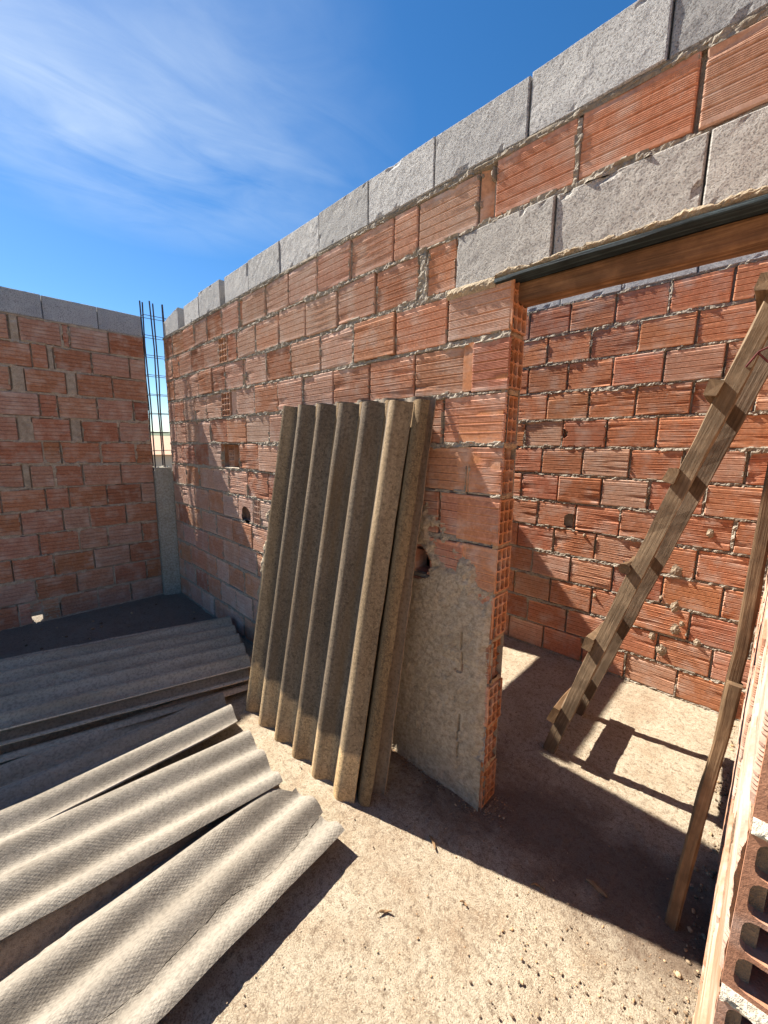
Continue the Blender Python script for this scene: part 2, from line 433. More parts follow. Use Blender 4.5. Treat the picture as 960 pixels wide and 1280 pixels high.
# ============================ the long wall with the doorway (front face y = 0)
XM, JX, TH = .10, 3.865, .12
TOP = 14*H
MJ = {2: [.469, .841, 1.342], 3: [.30, .62, .94, 1.252, 1.55], 4: [.48, .8, 1.14, 1.46, 1.801], 5: [.36, .68, 1.0, 1.29, 1.583, 1.838, 1.939, 3.712 - .29, 3.712],
      6: [.5, .82, 1.13, 1.44, 1.756, 2.068, 3.27, 3.57], 7: [.412, .764, 1.05, 1.321, 1.641, 1.944, 2.26, 3.41, 3.711], 8: [.3, .56, .84, 1.124, 1.44, 1.767, 2.108, 3.27, 3.572],
      9: [.27, .54, .80, 1.066, 1.371, 1.53, 1.626, 1.927, 2.231, 2.519, 2.813, 3.107, 3.404, 3.7],
      10: [.32, .642, .926, 1.22, 1.456, 1.752, 1.803, 2.1, 2.396, 2.697, 2.985, 3.283, 3.58],
      11: [.30, .491, .796, 1.075, 1.369, 1.524, 1.683, 1.974, 2.266, 2.557, 2.852, 3.148, 3.418, 3.462, 3.605],
      12: [.35, .63, .9, 1.16, 1.453, 1.733, 1.782, 2.109, 2.387, 2.677, 2.965, 3.26, 3.405, 3.701, 3.766, 4.058, 4.363]}
M_END = {(9, 1.371): 'end', (11, 1.369): 'end', (9, 1.53): 'side', (10, 1.752): 'side', (12, 1.733): 'side', (11, 3.418): 'mortar', (12, 3.701): 'side', (7, 1.321): 'void', (5, 1.838): 'end'}
M_HOLE = [(1.721, 1.079, .078), (3.472, 1.095, .062)]
def build_wall(name, fr, rows, lo, hi, label, pale, dark, cell, special=None, holes=(), fine=True, row_hi=None, base=(0, 0, 0), zoff=0., amp=.014, smear=.34, open_heads=True, tintmul=(1, 1, 1), nrows=13, endcut=False, tint_f=None, drop=(), flush=-.003):
    w = empty(name, base, label, 'wall')
    mb = MB(); rects = []
    for k in range(nrows):
        h2 = row_hi(k) if row_hi else hi
        xs = course(rows.get(k, []), lo, h2, phase=(.15 if k % 2 else .29)+.03*math.sin(k*7))
        for a, b in zip(xs, xs[1:]):
            kind = None
            if special:
                for (kk, x), v in special.items():
                    if kk == k and abs(x-a) < .03: kind = v
            if kind == 'mortar': continue
            z0 = zoff+k*H+.0095+random.gauss(0, .0028); z1 = z0+.186+random.gauss(0, .0022)
            if (b-a) < .05 and kind is None: continue
            g = .006+abs(random.gauss(0, .0025)); A, B = a+g, b-g*.6
            if b == h2 and row_hi: B = b+random.gauss(0, .004)
            t = brick_tint(pale(k, a) if callable(pale) else pale, dark)*np.array(tintmul)
            if any(abs((A+B)/2-q[0]) < .16 and abs((z0+z1)/2-q[1]) < .1 for q in drop): continue
            rects.append((A, B, z0, z1))
            if kind == 'end': add_endgrid(mb, fr, A, B, z0, z1, t, 3, 4, .09)
            elif kind == 'side':
                mb.add(fr.P([A, B, B, A], [-.012, -.03, -.03, -.012], [z0, z0, z1, z1]), [(0, 1, 2, 3)], t*1.05)
            elif kind == 'void':
                d = -.1
                mb.add(fr.P([A, B, B, A], [d]*4, [z0, z0, z1, z1]), [(0, 1, 2, 3)], t*.7)
                for zz in (z0, z1): mb.add(fr.P([A, B, B, A], [0, 0, d, d], [zz]*4), [(0, 1, 2, 3)], t*.8)
                for ss in (A, B): mb.add(fr.P([ss]*4, [0, d, d, 0], [z0, z0, z1, z1]), [(0, 1, 2, 3)], t)
                add_endgrid(mb, fr_off(fr, -.03), A+.07, A+.17, z0+.01, z1-.005, t, 3, 4, .05)
            else:
                hl = None
                for q in holes:
                    if A-.01 < q[0] < B+.01 and z0-.02 < q[1] < z1+.02: hl = q
                add_brick(mb, fr, A, B, z0, z1, t, fine, hl, .0065 if (b == h2 and endcut) else .03)
    ztop = zoff+nrows*H
    mm = mortar_mesh(fr, lo, hi, max(0, zoff)-.02, ztop+.006, rects, cell, amp, flush, smear, open_heads, [(q[0], q[1], q[2]*.8) for q in holes], tint_f)
    return w, mb, mm, rects
def fr_off(fr, n): return Frame(fr.o+fr.nd*n, fr.sd, fr.nd)

frM = Frame((0, 0, 0), (1, 0, 0), (0, -1, 0))
def m_rowhi(k): return 3.608 if k == 11 else (4.68 if k == 12 else JX)
def pale_m(k, x): return (.4 if k < 5 else .72) if x < 2.6 else (.40 if k > 8 else .12)
wM, bM, mM, rM = build_wall('brick_wall', frM, MJ, XM, 4.68,
    'long brick wall with the doorway, grey blocks on top and rough render at its foot', pale_m, .16, .006,
    M_END, M_HOLE, True, m_rowhi, ((XM+JX)/2, .06, 0), endcut=True)
# jamb: open brick ends, each course a little in or out
frJ = Frame((JX, 0, 0), (0, 1, 0), (1, 0, 0))
for k in range(11):
    off = random.gauss(0, .005)
    f2 = Frame((JX+off, 0, 0), (0, 1, 0), (1, 0, 0))
    z0 = k*H+.0095+random.gauss(0, .002)
    sk = {7: ((0, 3), (2, 3), (1, 3)), 3: ((2, 0), (2, 1), (2, 2), (1, 0)), 2: ((2, 3),)}.get(k, ())
    add_endgrid(bM, f2, .002, TH, z0, z0+.186, np.array([.50, .22, .10])*(1+random.gauss(0, .05)), 3, 4, .2, jit=.001, skip=sk)
bM.build('brickwork', BR, wM)
def trim_M(mb):  # the mortar sheet must not cross the doorway
    Vv = mb.v[0]; bad = (Vv[:, 0] > JX+.004) & (Vv[:, 2] < 11*H+.002)
    bad |= (Vv[:, 0] > 3.612) & (Vv[:, 2] > 11*H+.012) & (Vv[:, 2] < 12*H-.012)
    mb.f = [f for f in mb.f if not any(bad[i] for i in f)]
trim_M(mM)
# mortar beds showing between the jamb bricks, plus droppings at the lintel
for k in range(12):
    a = np.linspace(.0, TH, 14); b = np.array([-.012, -.004, .004, .012])
    A, B = np.meshgrid(a, b, indexing='ij')
    N = -.009+fbm(A*70+k*7, B*120+k, 2)*.022-np.abs(B)*.5-.02*(np.abs(A-TH/2) > TH*.49)
    if k < 11 and k: mM.grid(frJ.P(A, N, k*H+B*1.0), (1.25, 1.02, .80))
mM.build('mortar', MO, wM)
core = MB()
core.box((XM+.02, .095, -.02), (JX-.21, TH, 13*H)); core.box((JX-.2101, .1165, -.02), (JX-.002, TH-.0005, 11*H))
core.box((JX-.21, .03, 11*H+.002), (4.66, TH-.002, 12*H-.01)) ; core.box((JX-.21, .095, 12*H-.009), (4.66, TH-.003, 13*H))
core.box((XM, .004, -.02), (XM+.019, TH, 13*H))
core.build('inner_skin', MO, wM)
# concrete blocks: top course and over the door
tops = [.14, .55, .68, 1.04, 1.445, 1.525, 1.90, 2.30, 2.70, 3.095, 3.49, 3.885, 4.283, 4.68]
for a, b in zip(tops, tops[1:]):
    if b-a < .2: continue
    mb = MB(); d = .0 if a > .7 else .02
    add_block(mb, frM, a+.003, b-.003, 13*H+.012, TOP-.004-d+random.gauss(0, .004), .095, np.array([1, 1, 1.0])*(1+random.gauss(0, .11)), slope=(.03 if b == .55 else 0))
    o = mb.build('concrete_block', BL, wM)
for a, b in ((3.612, 4.004), (4.004, 4.40), (4.40, 4.665)):
    mb = MB(); add_block(mb, fr_off(frM, .006), a+.003, b-.003, 11*H+.004, 12*H-.006, .035, np.array([1.08, 1.04, .98])*(1+random.gauss(0, .04)))
    mb.build('lintel_block', BL, wM)
# rough render on the foot of the wall
def render_top(s):
    return np.interp(s, [1.80, 1.86, 1.95, 2.05, 2.3, 3.0, 3.34, 3.5, 3.58, 3.70, 3.78, 3.86], [.05, .35, .78, 1.06, 1.2, 1.3, 1.33, 1.28, 1.19, 1.12, 1.0, .90])
c_ = .0065; S1 = np.arange(1.78, JX-.004, c_); Z1 = np.arange(-.01, 1.45, c_); S, Z = np.meshgrid(S1, Z1, indexing='ij')
edge = render_top(S)+(fbm(S*8, Z*8, 6, 5, .6)-.5)*.5-Z
edge = np.minimum(edge, np.where(Z > .25, (JX-.012-S)*2.2+(fbm(S*14, Z*14, 2)-.5)*.10, 1))
N = np.clip(edge*.16, -.012, .011)+(fbm(S*24, Z*24, 1, 5, .62)-.5)*.014+(fbm(S*4, Z*4, 3)-.5)*.012
for (x, a, b) in ((3.735, .63, .82), (3.735, .2, .42), (3.40, .75, .98), (3.30, .3, .5)):
    xx = x+(vn(Z*16, Z*0, 3)-.5)*.009
    N = np.where((np.abs(S-xx) < .003) & (Z > a) & (Z < b), N-.016, N)
for (z, a, b) in ((.63, 3.70, 3.735),):
    zz = z+(vn(S*20, S*0, 3)-.5)*.02
    N = np.where((np.abs(Z-zz) < .004) & (S > a) & (S < b), N-.014, N)
hole = np.hypot(S-3.472, (Z-1.095)*.85) < .07*(.7+.5*vn(S*30, Z*30, 4))
q = lambda A, f: f(f(A[:-1, :-1], A[1:, :-1]), f(A[:-1, 1:], A[1:, 1:]))
K = (q(N, np.maximum) > -.004) & ~q(hole, np.maximum)
mb = MB(); mb.grid(frM.P(S, N+.002, Z), np.ones(S.shape+(3,)), keep=K); mb.build('rough_render_patch', PL, wM)

# timber lintel under the blocks
def plank(mb, p0, p1, wdir, w, t, seg=24, wob=.002, tint=(1, 1, 1), taper=1., bow=None, seed=0):
    """a sawn board from p0 to p1, w wide along wdir, t thick, with slightly wavering arrises"""
    p0, p1, wd = Vector(p0), Vector(p1), Vector(wdir).normalized()
    d = (p1-p0); L = d.length; d.normalize(); wd = (wd-d*wd.dot(d)).normalized(); td = d.cross(wd)
    c = .12
    sec = [(-.5+c*.4, -.5), (.5-c*.4, -.5), (.5, -.5+c), (.5, .5-c), (.5-c*.4, .5), (-.5+c*.4, .5), (-.5, .5-c), (-.5, -.5+c)]
    V = []; uv = []
    per = [0]
    for k in range(8):
        a, b = sec[k], sec[(k+1) % 8]; per.append(per[-1]+math.hypot((b[0]-a[0])*w, (b[1]-a[1])*t))
    for i in range(seg+1):
        f = i/seg; q = p0+d*L*f; k = 1+(taper-1)*f
        if bow: q = q+Vector(bow)*math.sin(math.pi*f)
        for j in range(9):
            a, b = sec[j % 8]
            o1 = (float(vn(f*L*7+seed*3, j % 8*1.7+seed, 1))-.5)*2*wob; o2 = (float(vn(f*L*7+seed*5, j % 8*1.7+4+seed, 2))-.5)*2*wob
            V.append(tuple(q+wd*(a*w*k+o1)+td*(b*t*k+o2))); uv.append((f*L+seed, per[j]+seed*.37))
    F = []
    for i in range(seg):
        for j in range(8):
            a = i*9+j; F.append((a, a+1, a+10, a+9))
    F.append(tuple(range(7, -1, -1))); F.append(tuple(range(seg*9, seg*9+8)))
    mb.add(V, F, tint, uv)
mb = MB(); plank(mb, (3.80, .050, 11*H-.013), (4.66, .050, 11*H-.016), (0, 1, 0), .139, .015, 30, .003, seed=2); mb.build('lintel_board', BOARD, wM)
mb = MB(); plank(mb, (JX+.004, .078, 11*H-.0575), (4.66, .078, 11*H-.0600), (0, 1, 0), .075, .066, 30, .002, seed=4); mb.build('lintel_beam', WD_ORANGE, wM)
# crumbly mortar squeezed out on the board and under the corner block
a = np.linspace(3.58, 4.66, 260); b = np.linspace(0, 1, 9); A, B = np.meshgrid(a, b, indexing='ij')
hh = .006+.034*fbm(A*34, A*0, 3, 5, .65)
N = .003+B*0+np.sin(B*math.pi)*.014*(.1+1.3*fbm(A*55, B*6, 5, 4, .65)); Zb = np.where(A < 3.8, 11*H-.03, 11*H-.004)+B*np.where(A < 3.8, .04, hh)
mb = MB(); mb.grid(frM.P(A, N, Zb), (1.25, 1.15, .98)); mb.build('mortar_bead', MO, wM)
# mortar bed under the top blocks
a = np.linspace(XM, 4.66, 700); b = np.linspace(0, 1, 6); A, B = np.meshgrid(a, b, indexing='ij')
mb = MB(); mb.grid(frM.P(A, -.004+np.sin(B*math.pi)*.012*(fbm(A*26, B*3, 5, 3)-.25), 13*H-.008+B*.024), (.8, .76, .7)); mb.build('mortar_bed', MO, wM)

# ============================ the wall behind the doorway (face y = 1.66)
YR = 1.66
RJ = {0: [3.447, 3.749, 4.039, 4.343], 1: [3.3, 3.614, 3.91, 4.211, 4.5], 2: [3.167, 3.473, 3.778, 4.058, 4.365], 3: [3.31, 3.61, 3.899, 4.2, 4.504],
      4: [3.17, 3.466, 3.768, 4.06, 4.355], 5: [3.322, 3.614, 3.909, 4.21, 4.509], 6: [3.172, 3.468, 3.77, 4.056, 4.352], 7: [3.33, 3.625, 3.927, 4.218, 4.518],
      8: [3.171, 3.468, 3.766, 4.061, 4.35], 9: [3.333, 3.631, 3.923, 4.22, 4.507], 10: [3.171, 3.468, 3.766, 4.056, 4.352], 11: [3.306, 3.61, 3.9, 4.198, 4.5], 12: [3.15, 3.451, 3.746, 4.045, 4.341]}
frR = Frame((0, YR, 0), (1, 0, 0), (0, -1, 0))
R_HOLE = [(3.589, 1.09, .055), (3.478, 1.745, .03), (4.486, 2.485, .05)]
wR, bR, mR, rR = build_wall('brick_wall', frR, RJ, 1.37, 4.69, 'sunlit orange brick wall seen through the doorway behind the ladder', .16, .10, .0065, None, R_HOLE, True, None, (3.2, YR+.06, 0), smear=.36, tintmul=(1.05, .95, .86))
bR.build('brickwork', BR, wR)
# lumps of mortar thrown on the face
for (x, z, r) in ((4.26, .86, .06), (4.28, .62, .05), (4.30, .47, .06), (4.33, .52, .03), (4.18, .38, .035), (4.24, .30, .045), (4.20, .66, .018), (4.42, .42, .03), (4.40, 1.13, .03), (3.69, 1.0, .018), (3.80, .56, .02)):
    a = np.linspace(-1, 1, 15); A, B = np.meshgrid(a, a, indexing='ij'); rr = np.hypot(A, B)
    h = np.clip(1-rr*(.7+.8*fbm(A*2+x*9, B*2+z*9, 2)), -.3, 1)
    mR.grid(frR.P(x+A*r*.7, -.004+h*.018*(.4+fbm(A*4, B*4+x, 3)), z+B*r), (.95, .85, .75), keep=(q(h, np.maximum) > 0))
mR.build('mortar', MO, wR)
core = MB(); core.box((1.37, YR+.03, -.02), (4.69, YR+.12, 13*H)); core.build('inner_skin', MO, wR)
x = 1.39
while x < 4.6:
    b = min(x+.397, 4.69); mb = MB(); add_block(mb, frR, x+.003, b-.003, 13*H+.002, TOP-.01, .12, np.array([1, 1, 1.03])*(1+random.gauss(0, .05))); mb.build('concrete_block', BL, wR); x += .397

# ============================ the shaded end wall (face x = 0), right end at y = -.15
BJ = {0: [-1.318, -1.03, -.735, -.451], 1: [-1.182, -.883, -.585, -.296], 2: [-1.317, -1.036, -.733, -.428], 3: [-1.118, -.832, -.604, -.304], 4: [-1.222, -.932, -.732, -.432],
      5: [-1.327, -1.036, -.869, -.576, -.28], 6: [-1.167, -1.12, -.958, -.749, -.443], 7: [-1.014, -.892, -.592, -.299], 8: [-1.16, -1.113, -1.066, -.803, -.718, -.43],
      9: [-.999, -.877, -.585, -.288], 10: [-1.163, -1.117, -1.076, -.797, -.722, -.447], 11: [-1.013, -.906, -.867, -.594, -.289], 12: [-1.134, -1.074, -.797, -.736, -.444]}
frB = Frame((0, 0, 0), (0, 1, 0), (1, 0, 0))
B_MORT = {(8, -1.113): 'mortar', (8, -.803): 'mortar', (6, -1.167): 'mortar', (10, -.797): 'mortar', (11, -.906): 'mortar', (12, -1.134): 'mortar', (10, -1.163): None}
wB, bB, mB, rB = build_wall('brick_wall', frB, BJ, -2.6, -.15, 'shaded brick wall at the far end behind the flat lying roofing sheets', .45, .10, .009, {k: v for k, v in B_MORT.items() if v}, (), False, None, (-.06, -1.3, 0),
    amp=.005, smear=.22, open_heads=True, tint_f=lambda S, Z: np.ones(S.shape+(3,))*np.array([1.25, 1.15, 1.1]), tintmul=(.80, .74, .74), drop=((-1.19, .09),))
# the broken bottom brick that lets a spot of daylight through
for (a, b) in ((-1.315, -1.235), (-1.155, -1.035)):
    add_brick(bB, frB, a+.004, b, .0075, .197, brick_tint(.1, .1)*.9, False)
add_brick(bB, frB, -1.235, -1.155, .105, .197, brick_tint(.1, .1)*.9, False)
bB.build('brickwork', BR, wB)
Vv = mB.v[0]; bad = (np.abs(Vv[:, 1]+1.195) < .008+.55*Vv[:, 2]) & (Vv[:, 2] < .062)
bad |= (Vv[:, 1] > -1.32) & (Vv[:, 1] < -1.03) & (Vv[:, 2] < .2) & (Vv[:, 0] < -.015)
mB.f = [f for f in mB.f if not any(bad[i] for i in f)]
mB.build('mortar', MO, wB)
core = MB(); core.box((-.12, -2.6, .11), (-.03, -.152, 13*H)); core.box((-.12, -2.6, -.05), (-.03, -1.235, .109)); core.box((-.12, -1.155, -.05), (-.03, -.152, .109))
core.build('inner_skin', MO, wB)
for a, b in ((-.512, -.152), (-.905, -.512), (-1.30, -.905), (-1.70, -1.30), (-2.1, -1.70), (-2.5, -2.1)):
    mb = MB(); add_block(mb, frB, a+.003, b-.003, 13*H+.008, TOP-.004, .12, np.array([.9, .93, 1.0])*(1+random.gauss(0, .04))); mb.build('concrete_block', BL, wB)

# ============================ corner column stub with its reinforcement cage
cc = empty('concrete_column', (0, -.02, 0), 'unfinished concrete corner column with rebar cage standing up from it', 'column')
a = np.linspace(0, 1, 5)
mb = MB(); zt = 1.385
nS, nZ = 12, 60
ys = np.linspace(-.148, .0, nS); zs = np.linspace(-.02, zt, nZ); A, B = np.meshgrid(ys, zs, indexing='ij')
F_ = lambda yy, zz: .045+(yy+.15)*.30+(fbm(yy*12+4, zz*12, 2)-.5)*.016
mb.grid(np.stack([F_(A, B), A, B], -1)); 
A, B = np.meshgrid(ys, np.linspace(-.12, 1, 10), indexing='ij'); T_ = np.clip((B+.12)/1.12, 0, 1)
mb.grid(np.stack([-.12+T_*(F_(A, zt)+.12), A, zt+(fbm(A*22, B*6, 3)-.5)*.06*np.sin(T_*math.pi)+0*A], -1))
mb.box((-.12, -.149, -.02), (.03, .115, zt-.04)); mb.t = [np.ones_like(q_)*np.array([.92, 1.02, 1.16]) for q_ in mb.t]; mb.build('column_stub', CONC, cc)
for (x, y, zt_) in ((-.005, -.128, 3.005), (-.095, -.122, 3.04), (-.005, -.035, 3.015), (-.095, -.028, 3.06), (-.01, .068, 3.03), (-.09, .075, 3.05)):
    mb = MB(); mb.tube([(x, y, zt-.1)]+[(x+random.gauss(0, .004), y+random.gauss(0, .004), zz) for zz in (1.7, 2.0, 2.3, 2.6)]+[(x-.006, y+random.gauss(0, .008), zt_)], .0068, 8); mb.build('rebar', STEEL, cc)
for k in range(8):
    z = 1.56+k*.19
    mb = MB(); mb.tube([(0, -.134, z), (0, .078, z+.006), (-.1, .082, z+.004), (-.1, -.13, z-.004), (0, -.134, z)], .0032, 6); mb.build('stirrup', STEEL, cc)

# ============================ the wall on the right whose open brick ends face us
FX0, FX1, FY0, FY1 = 4.646, 4.676, -.93, 1.66
sdv = np.array([FX0-FX1, FY0-FY1, 0]); SL = float(np.linalg.norm(sdv)); sdv /= SL
frS = Frame((FX1, FY1, 0), sdv, (sdv[1], -sdv[0], 0))
wS, bS, mS, rS = build_wall('brick_wall', frS, {k: [SL-.30, SL-.597] if k % 2 else [SL-.292, SL-.44, SL-.74] for k in range(13)}, 0, SL, 'brick wall end at the right edge whose open hollow bricks face the viewer', .5, .05, .0065, None, (), True, None, (4.72, .4, 0), smear=9, open_heads=False, amp=.004, flush=-.007, endcut=True, tint_f=lambda S, Z: np.ones(S.shape+(3,))*np.array([.72, .55, .42]), zoff=.03, tintmul=(.62, .66, .66))
frE = Frame((FX0, FY0, 0), (1, 0, 0), (0, -1, 0))
for k in range(13):
    z0 = .03+k*H+.006
    add_endgrid(bS, Frame((FX0, FY0-random.random()*.006, 0), (1, 0, 0), (0, -1, 0)), .0035, .125, z0, z0+.193, np.array([.40, .20, .12])*(1+random.gauss(0, .06)), 2, 4, .24, .008, .0058, 0)
bS.build('brickwork', BR, wS)
for k in range(14):
    a = np.linspace(.004, .125, 40); b = np.linspace(-1, 1, 9); A, B = np.meshgrid(a, b, indexing='ij')
    mS.grid(frE.P(A, .001+(1-np.abs(B))*.012*(.2+1.6*fbm(A*60+k*5, B*2+k, 3, 4))-.03*(np.abs(B) > .99), .03+k*H-.001+B*.0115), (1.55, 1.55, 1.5))
mS.build('mortar', MO, wS)
core = MB(); core.box((4.72, -.45, -.02), (4.79, YR+.1, 13.1*H)); core.build('inner_skin', MO, wS)

# ============================ partition behind the long wall (its doorway throws the light patch)
wP = empty('brick_wall', (1.47, .9, 0), 'brick partition with a door opening joining the two parallel walls', 'wall')
frP = Frame((1.53, 0, 0), (0, 1, 0), (1, 0, 0)); pb = MB(); pm = MB()
P0, P1, PZ = .47, 1.18, 2.34
for k in range(14):
    for (a, b) in (((.12, P0), (P1, YR)) if k*H < PZ-.1 else ((.12, YR),)):
        y = a-(.15 if k % 2 else 0)
        while y < b:
            s0, s1 = max(a, y)+.006, min(b, y+.297)-.006
            if s1-s0 > .04: add_brick(pb, frP, s0, s1, k*H+.0075, k*H+.1975, brick_tint(.2), False)
            y += .297
pb.build('brickwork', BR, wP)
pm.box((1.41, .121, -.02), (1.523, P0, 14*H)); pm.box((1.41, P1, -.02), (1.523, YR-.002, 14*H)); pm.box((1.41, P0+.0005, PZ), (1.522, P1-.0005, 14*H)); pm.build('mortar', MO, wP)

# ============================ floor, land beyond
def axis(parts):
    o = []
    for (a, b, d) in parts: o.append(np.arange(a, b, d))
    return np.concatenate(o+[[parts[-1][1]]])
xs = axis([(-.6, 1.0, .06), (1.0, 2.2, .02), (2.2, 4.8, .0085), (4.8, 8, .1)]); ys = axis([(-5, -1.6, .1), (-1.6, -.7, .013), (-.7, .75, .0085), (.75, 1.9, .0125)])
A, B = np.meshgrid(xs, ys, indexing='ij')
Zf = (fbm(A*2.2, B*2.2, 1, 3)-.5)*.014+(fbm(A*16, B*16, 2, 4, .55)-.5)*.009+np.clip(fbm(A*42, B*42, 3, 3)-.55, 0, 1)*.016
Zf -= .004
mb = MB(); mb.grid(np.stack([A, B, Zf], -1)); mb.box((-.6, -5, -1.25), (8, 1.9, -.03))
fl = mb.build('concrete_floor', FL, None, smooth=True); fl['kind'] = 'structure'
mb = MB(); a = np.concatenate([-np.geomspace(3000, 10, 24), [0], np.geomspace(10, 3000, 24)]); A, B = np.meshgrid(a, a, indexing='ij')
mb.grid(np.stack([A, B, -1.2+0*A], -1)); g = mb.build('ground', GROUND); g['kind'] = 'structure'
a = np.linspace(-1, 1, 60); A, B = np.meshgrid(a, a, indexing='ij')
hz = np.clip(1-np.hypot(A, B), 0, 1)**1.2*26*(.75+.5*fbm(A*3+5, B*3, 2))-1.6
mb = MB(); mb.grid(np.stack([-700+A*230, 140+B*330, hz], -1)); h = mb.build('hills', HILL, None, True); h['kind'] = 'structure'
hs = empty('house', (-28, 8.6, -1.2), 'distant house with a pale orange tiled roof glimpsed through the rebar gap', 'house')
mb = MB(); mb.box((-31, 5.5, -1.2), (-25, 12.5, 1.0)); mb.build('wall', WALLT, hs)
mb = MB(); mb.add([(-24.6, 5.1, .95), (-24.6, 12.9, .95), (-28, 12.9, 2.25), (-28, 5.1, 2.25), (-31.4, 12.9, .95), (-31.4, 5.1, .95)], [(0, 1, 2, 3), (3, 2, 4, 5), (1, 4, 2), (5, 0, 3), (0, 5, 4, 1)]); mb.build('roof', ROOFT, hs)

# ============================ corrugated fibre cement sheets
PITCH = .177
def sheet(pieces, xf, amp=.0235, th=.0065, phase=0., tint_f=None):
    """pieces: list of (ulo(v), uhi(v), vlo(u), vhi(u)); xf maps (u, v, w) arrays to world"""
    mb = MB()
    for pc in pieces:
        ulo, uhi, vlo, vhi = pc[:4]; move = pc[4] if len(pc) > 4 else None
        NV = 70
        width = float(uhi(np.array(.5))-ulo(np.array(.5))); NU = max(8, int(width/PITCH*20))
        tu = np.linspace(0, 1, NU); tv = np.linspace(0, 1, NV)
        TU, TV = np.meshgrid(tu, tv, indexing='ij')
        um = ulo(TV*0+.5)+(uhi(TV*0+.5)-ulo(TV*0+.5))*TU
        V = vlo(um)+(vhi(um)-vlo(um))*TV
        U = ulo(V)+(uhi(V)-ulo(V))*TU
        W = amp*np.cos(2*np.pi*(U-phase)/PITCH)+(fbm(U*6, V*4, 3)-.5)*.003
        sl = -amp*2*np.pi/PITCH*np.sin(2*np.pi*(U-phase)/PITCH); nl = np.sqrt(1+sl*sl)
        top = xf(U-sl/nl*th/2, V, W+th/2/nl); bot = xf(U+sl/nl*th/2, V, W-th/2/nl)
        if move: top = top+move(U, V); bot = bot+move(U, V)
        T = np.ones(U.shape+(3,)) if tint_f is None else tint_f(U, V, W)
        uv = np.stack([U*1.15, V], -1)
        mb.grid(top, T, uv); mb.grid(bot, T, uv, flip=True)
        for (e, f) in (((0, slice(None)), False), ((-1, slice(None)), True), ((slice(None), 0), True), ((slice(None), -1), False)):
            P = np.stack([top[e], bot[e]]); tt = np.stack([T[e], T[e]])*1.6; uu = np.stack([uv[e], uv[e]])
            mb.grid(P, tt, uu, flip=f)
    return mb
cst = lambda c: (lambda x: np.asarray(x)*0+c)
def jag(c, a, sc, seed): return lambda x: c+(fbm(np.asarray(x)*sc+seed, np.asarray(x)*0+seed, seed, 3)-.5)*2*a

# --- three sheets leaning on the long wall
def lean_xf(x0, yb, yt, zt, tilt):
    d = np.array([tilt, yt-yb, zt]); L = np.linalg.norm(d); d = d/L; ud = np.array([1, 0, -tilt/zt]); ud /= np.linalg.norm(ud); nd = np.cross(ud, d)
    nd = nd if nd[1] < 0 else -nd
    return lambda U, V, W: np.array([x0, yb, 0])+U[..., None]*ud+V[..., None]*d+W[..., None]*nd, L
def lean_tint(U, V, W):
    # the strip that an overlapping sheet once covered stayed clean and pale; the last wave is stained ochre
    b = .30-.05*(U/1.0)+(vn(U*30, U*0, 3)-.5)*.03
    clean = np.clip((b-V)/.012, 0, 1)
    ochre = np.clip((U-.83)/.03, 0, 1)+np.clip((.07-U)/.02, 0, 1)
    base = np.array([1., 1., 1.])+clean[..., None]*np.array([2.0, 1.75, 1.2])
    return base*(1+np.clip(ochre, 0, 1)[..., None]*(1-.6*clean[..., None])*np.array([.8, .72, .5]))
LG = 'roofing sheets leaning on the long wall'
xf, L = lean_xf(2.466, -.405, -.115, 1.855, .062)
sheet([(jag(0, .003, 6, 1), jag(.960, .004, 5, 2), jag(0, .004, 9, 3), jag(L, .004, 12, 4))], xf, tint_f=lean_tint).build('corrugated_sheet', SH_BROWN, None, True)
tag(bpy.data.objects['corrugated_sheet'], 'front leaning sheet, dark mottled brown waves with a clean pale band at the foot', 'roofing sheet', LG)
xf, L = lean_xf(2.51, -.345, -.075, 1.86, .068)
o = sheet([(jag(0, .003, 6, 5), jag(.985, .006, 5, 6), jag(0, .004, 9, 7), jag(L, .004, 12, 1))], xf, phase=.06, tint_f=lambda U, V, W: np.ones(U.shape+(3,))*np.array([1.5, 1.3, .95])).build('corrugated_sheet', SH_BROWN, None, True)
tag(o, 'ochre stained sheet leaning in the middle, between the dark front sheet and the rearmost one', 'roofing sheet', LG)
xf, L = lean_xf(2.50, -.275, -.034, 1.868, .045)
o = sheet([(jag(0, .003, 6, 4), jag(1.0, .004, 5, 3), jag(0, .004, 9, 2), jag(L, .004, 12, 6))], xf, phase=.03, tint_f=lambda U, V, W: np.ones(U.shape+(3,))*np.array([.40, .42, .46])).build('corrugated_sheet', SH_GREY, None, True)
tag(o, 'rearmost leaning sheet nearest the bricks, showing only a thin pale grey edge', 'roofing sheet', LG)

# --- sheets lying on the floor; u runs across the waves, v along them towards -y
def lie_xf(x0, y0, ang, z0, dip=0., sag=0., side=0.):
    ca, sa = math.cos(ang), math.sin(ang)
    ud = np.array([ca, sa, 0.]); vd = np.array([sa, -ca, 0.])
    return lambda U, V, W: np.array([x0, y0, z0])+U[..., None]*ud+V[..., None]*vd+(W+dip*V+side*U+sag*V*V)[..., None]*np.array([0, 0, 1.])
SG = 'roofing sheets stacked in the shade by the end wall'
A0 = math.radians(-15)
for i, (x, y, an, z, lab) in enumerate(((1.40, .0, -14, .035, 'lowest sheet of the shaded stack, only its lower edge showing'),
                                        (1.37, -.035, -16, .078, 'middle sheet of the shaded stack, its near edge sticking out below the top one'),
                                        (1.30, -.0, -15.5, .122, 'topmost grey sheet of the shaded stack by the end wall'))):
    ww = (1.0, 1.0, .97)[i]
    o = sheet([(jag(0, .006, 5, i), jag(ww, .006, 5, i+3), jag(0, .008, 9, i+1), cst(1.95))], lie_xf(x, y, math.radians(an), z), phase=.08+.02*i).build('corrugated_sheet', SH_GREY, None, True)
    tag(o, lab, 'roofing sheet', SG)
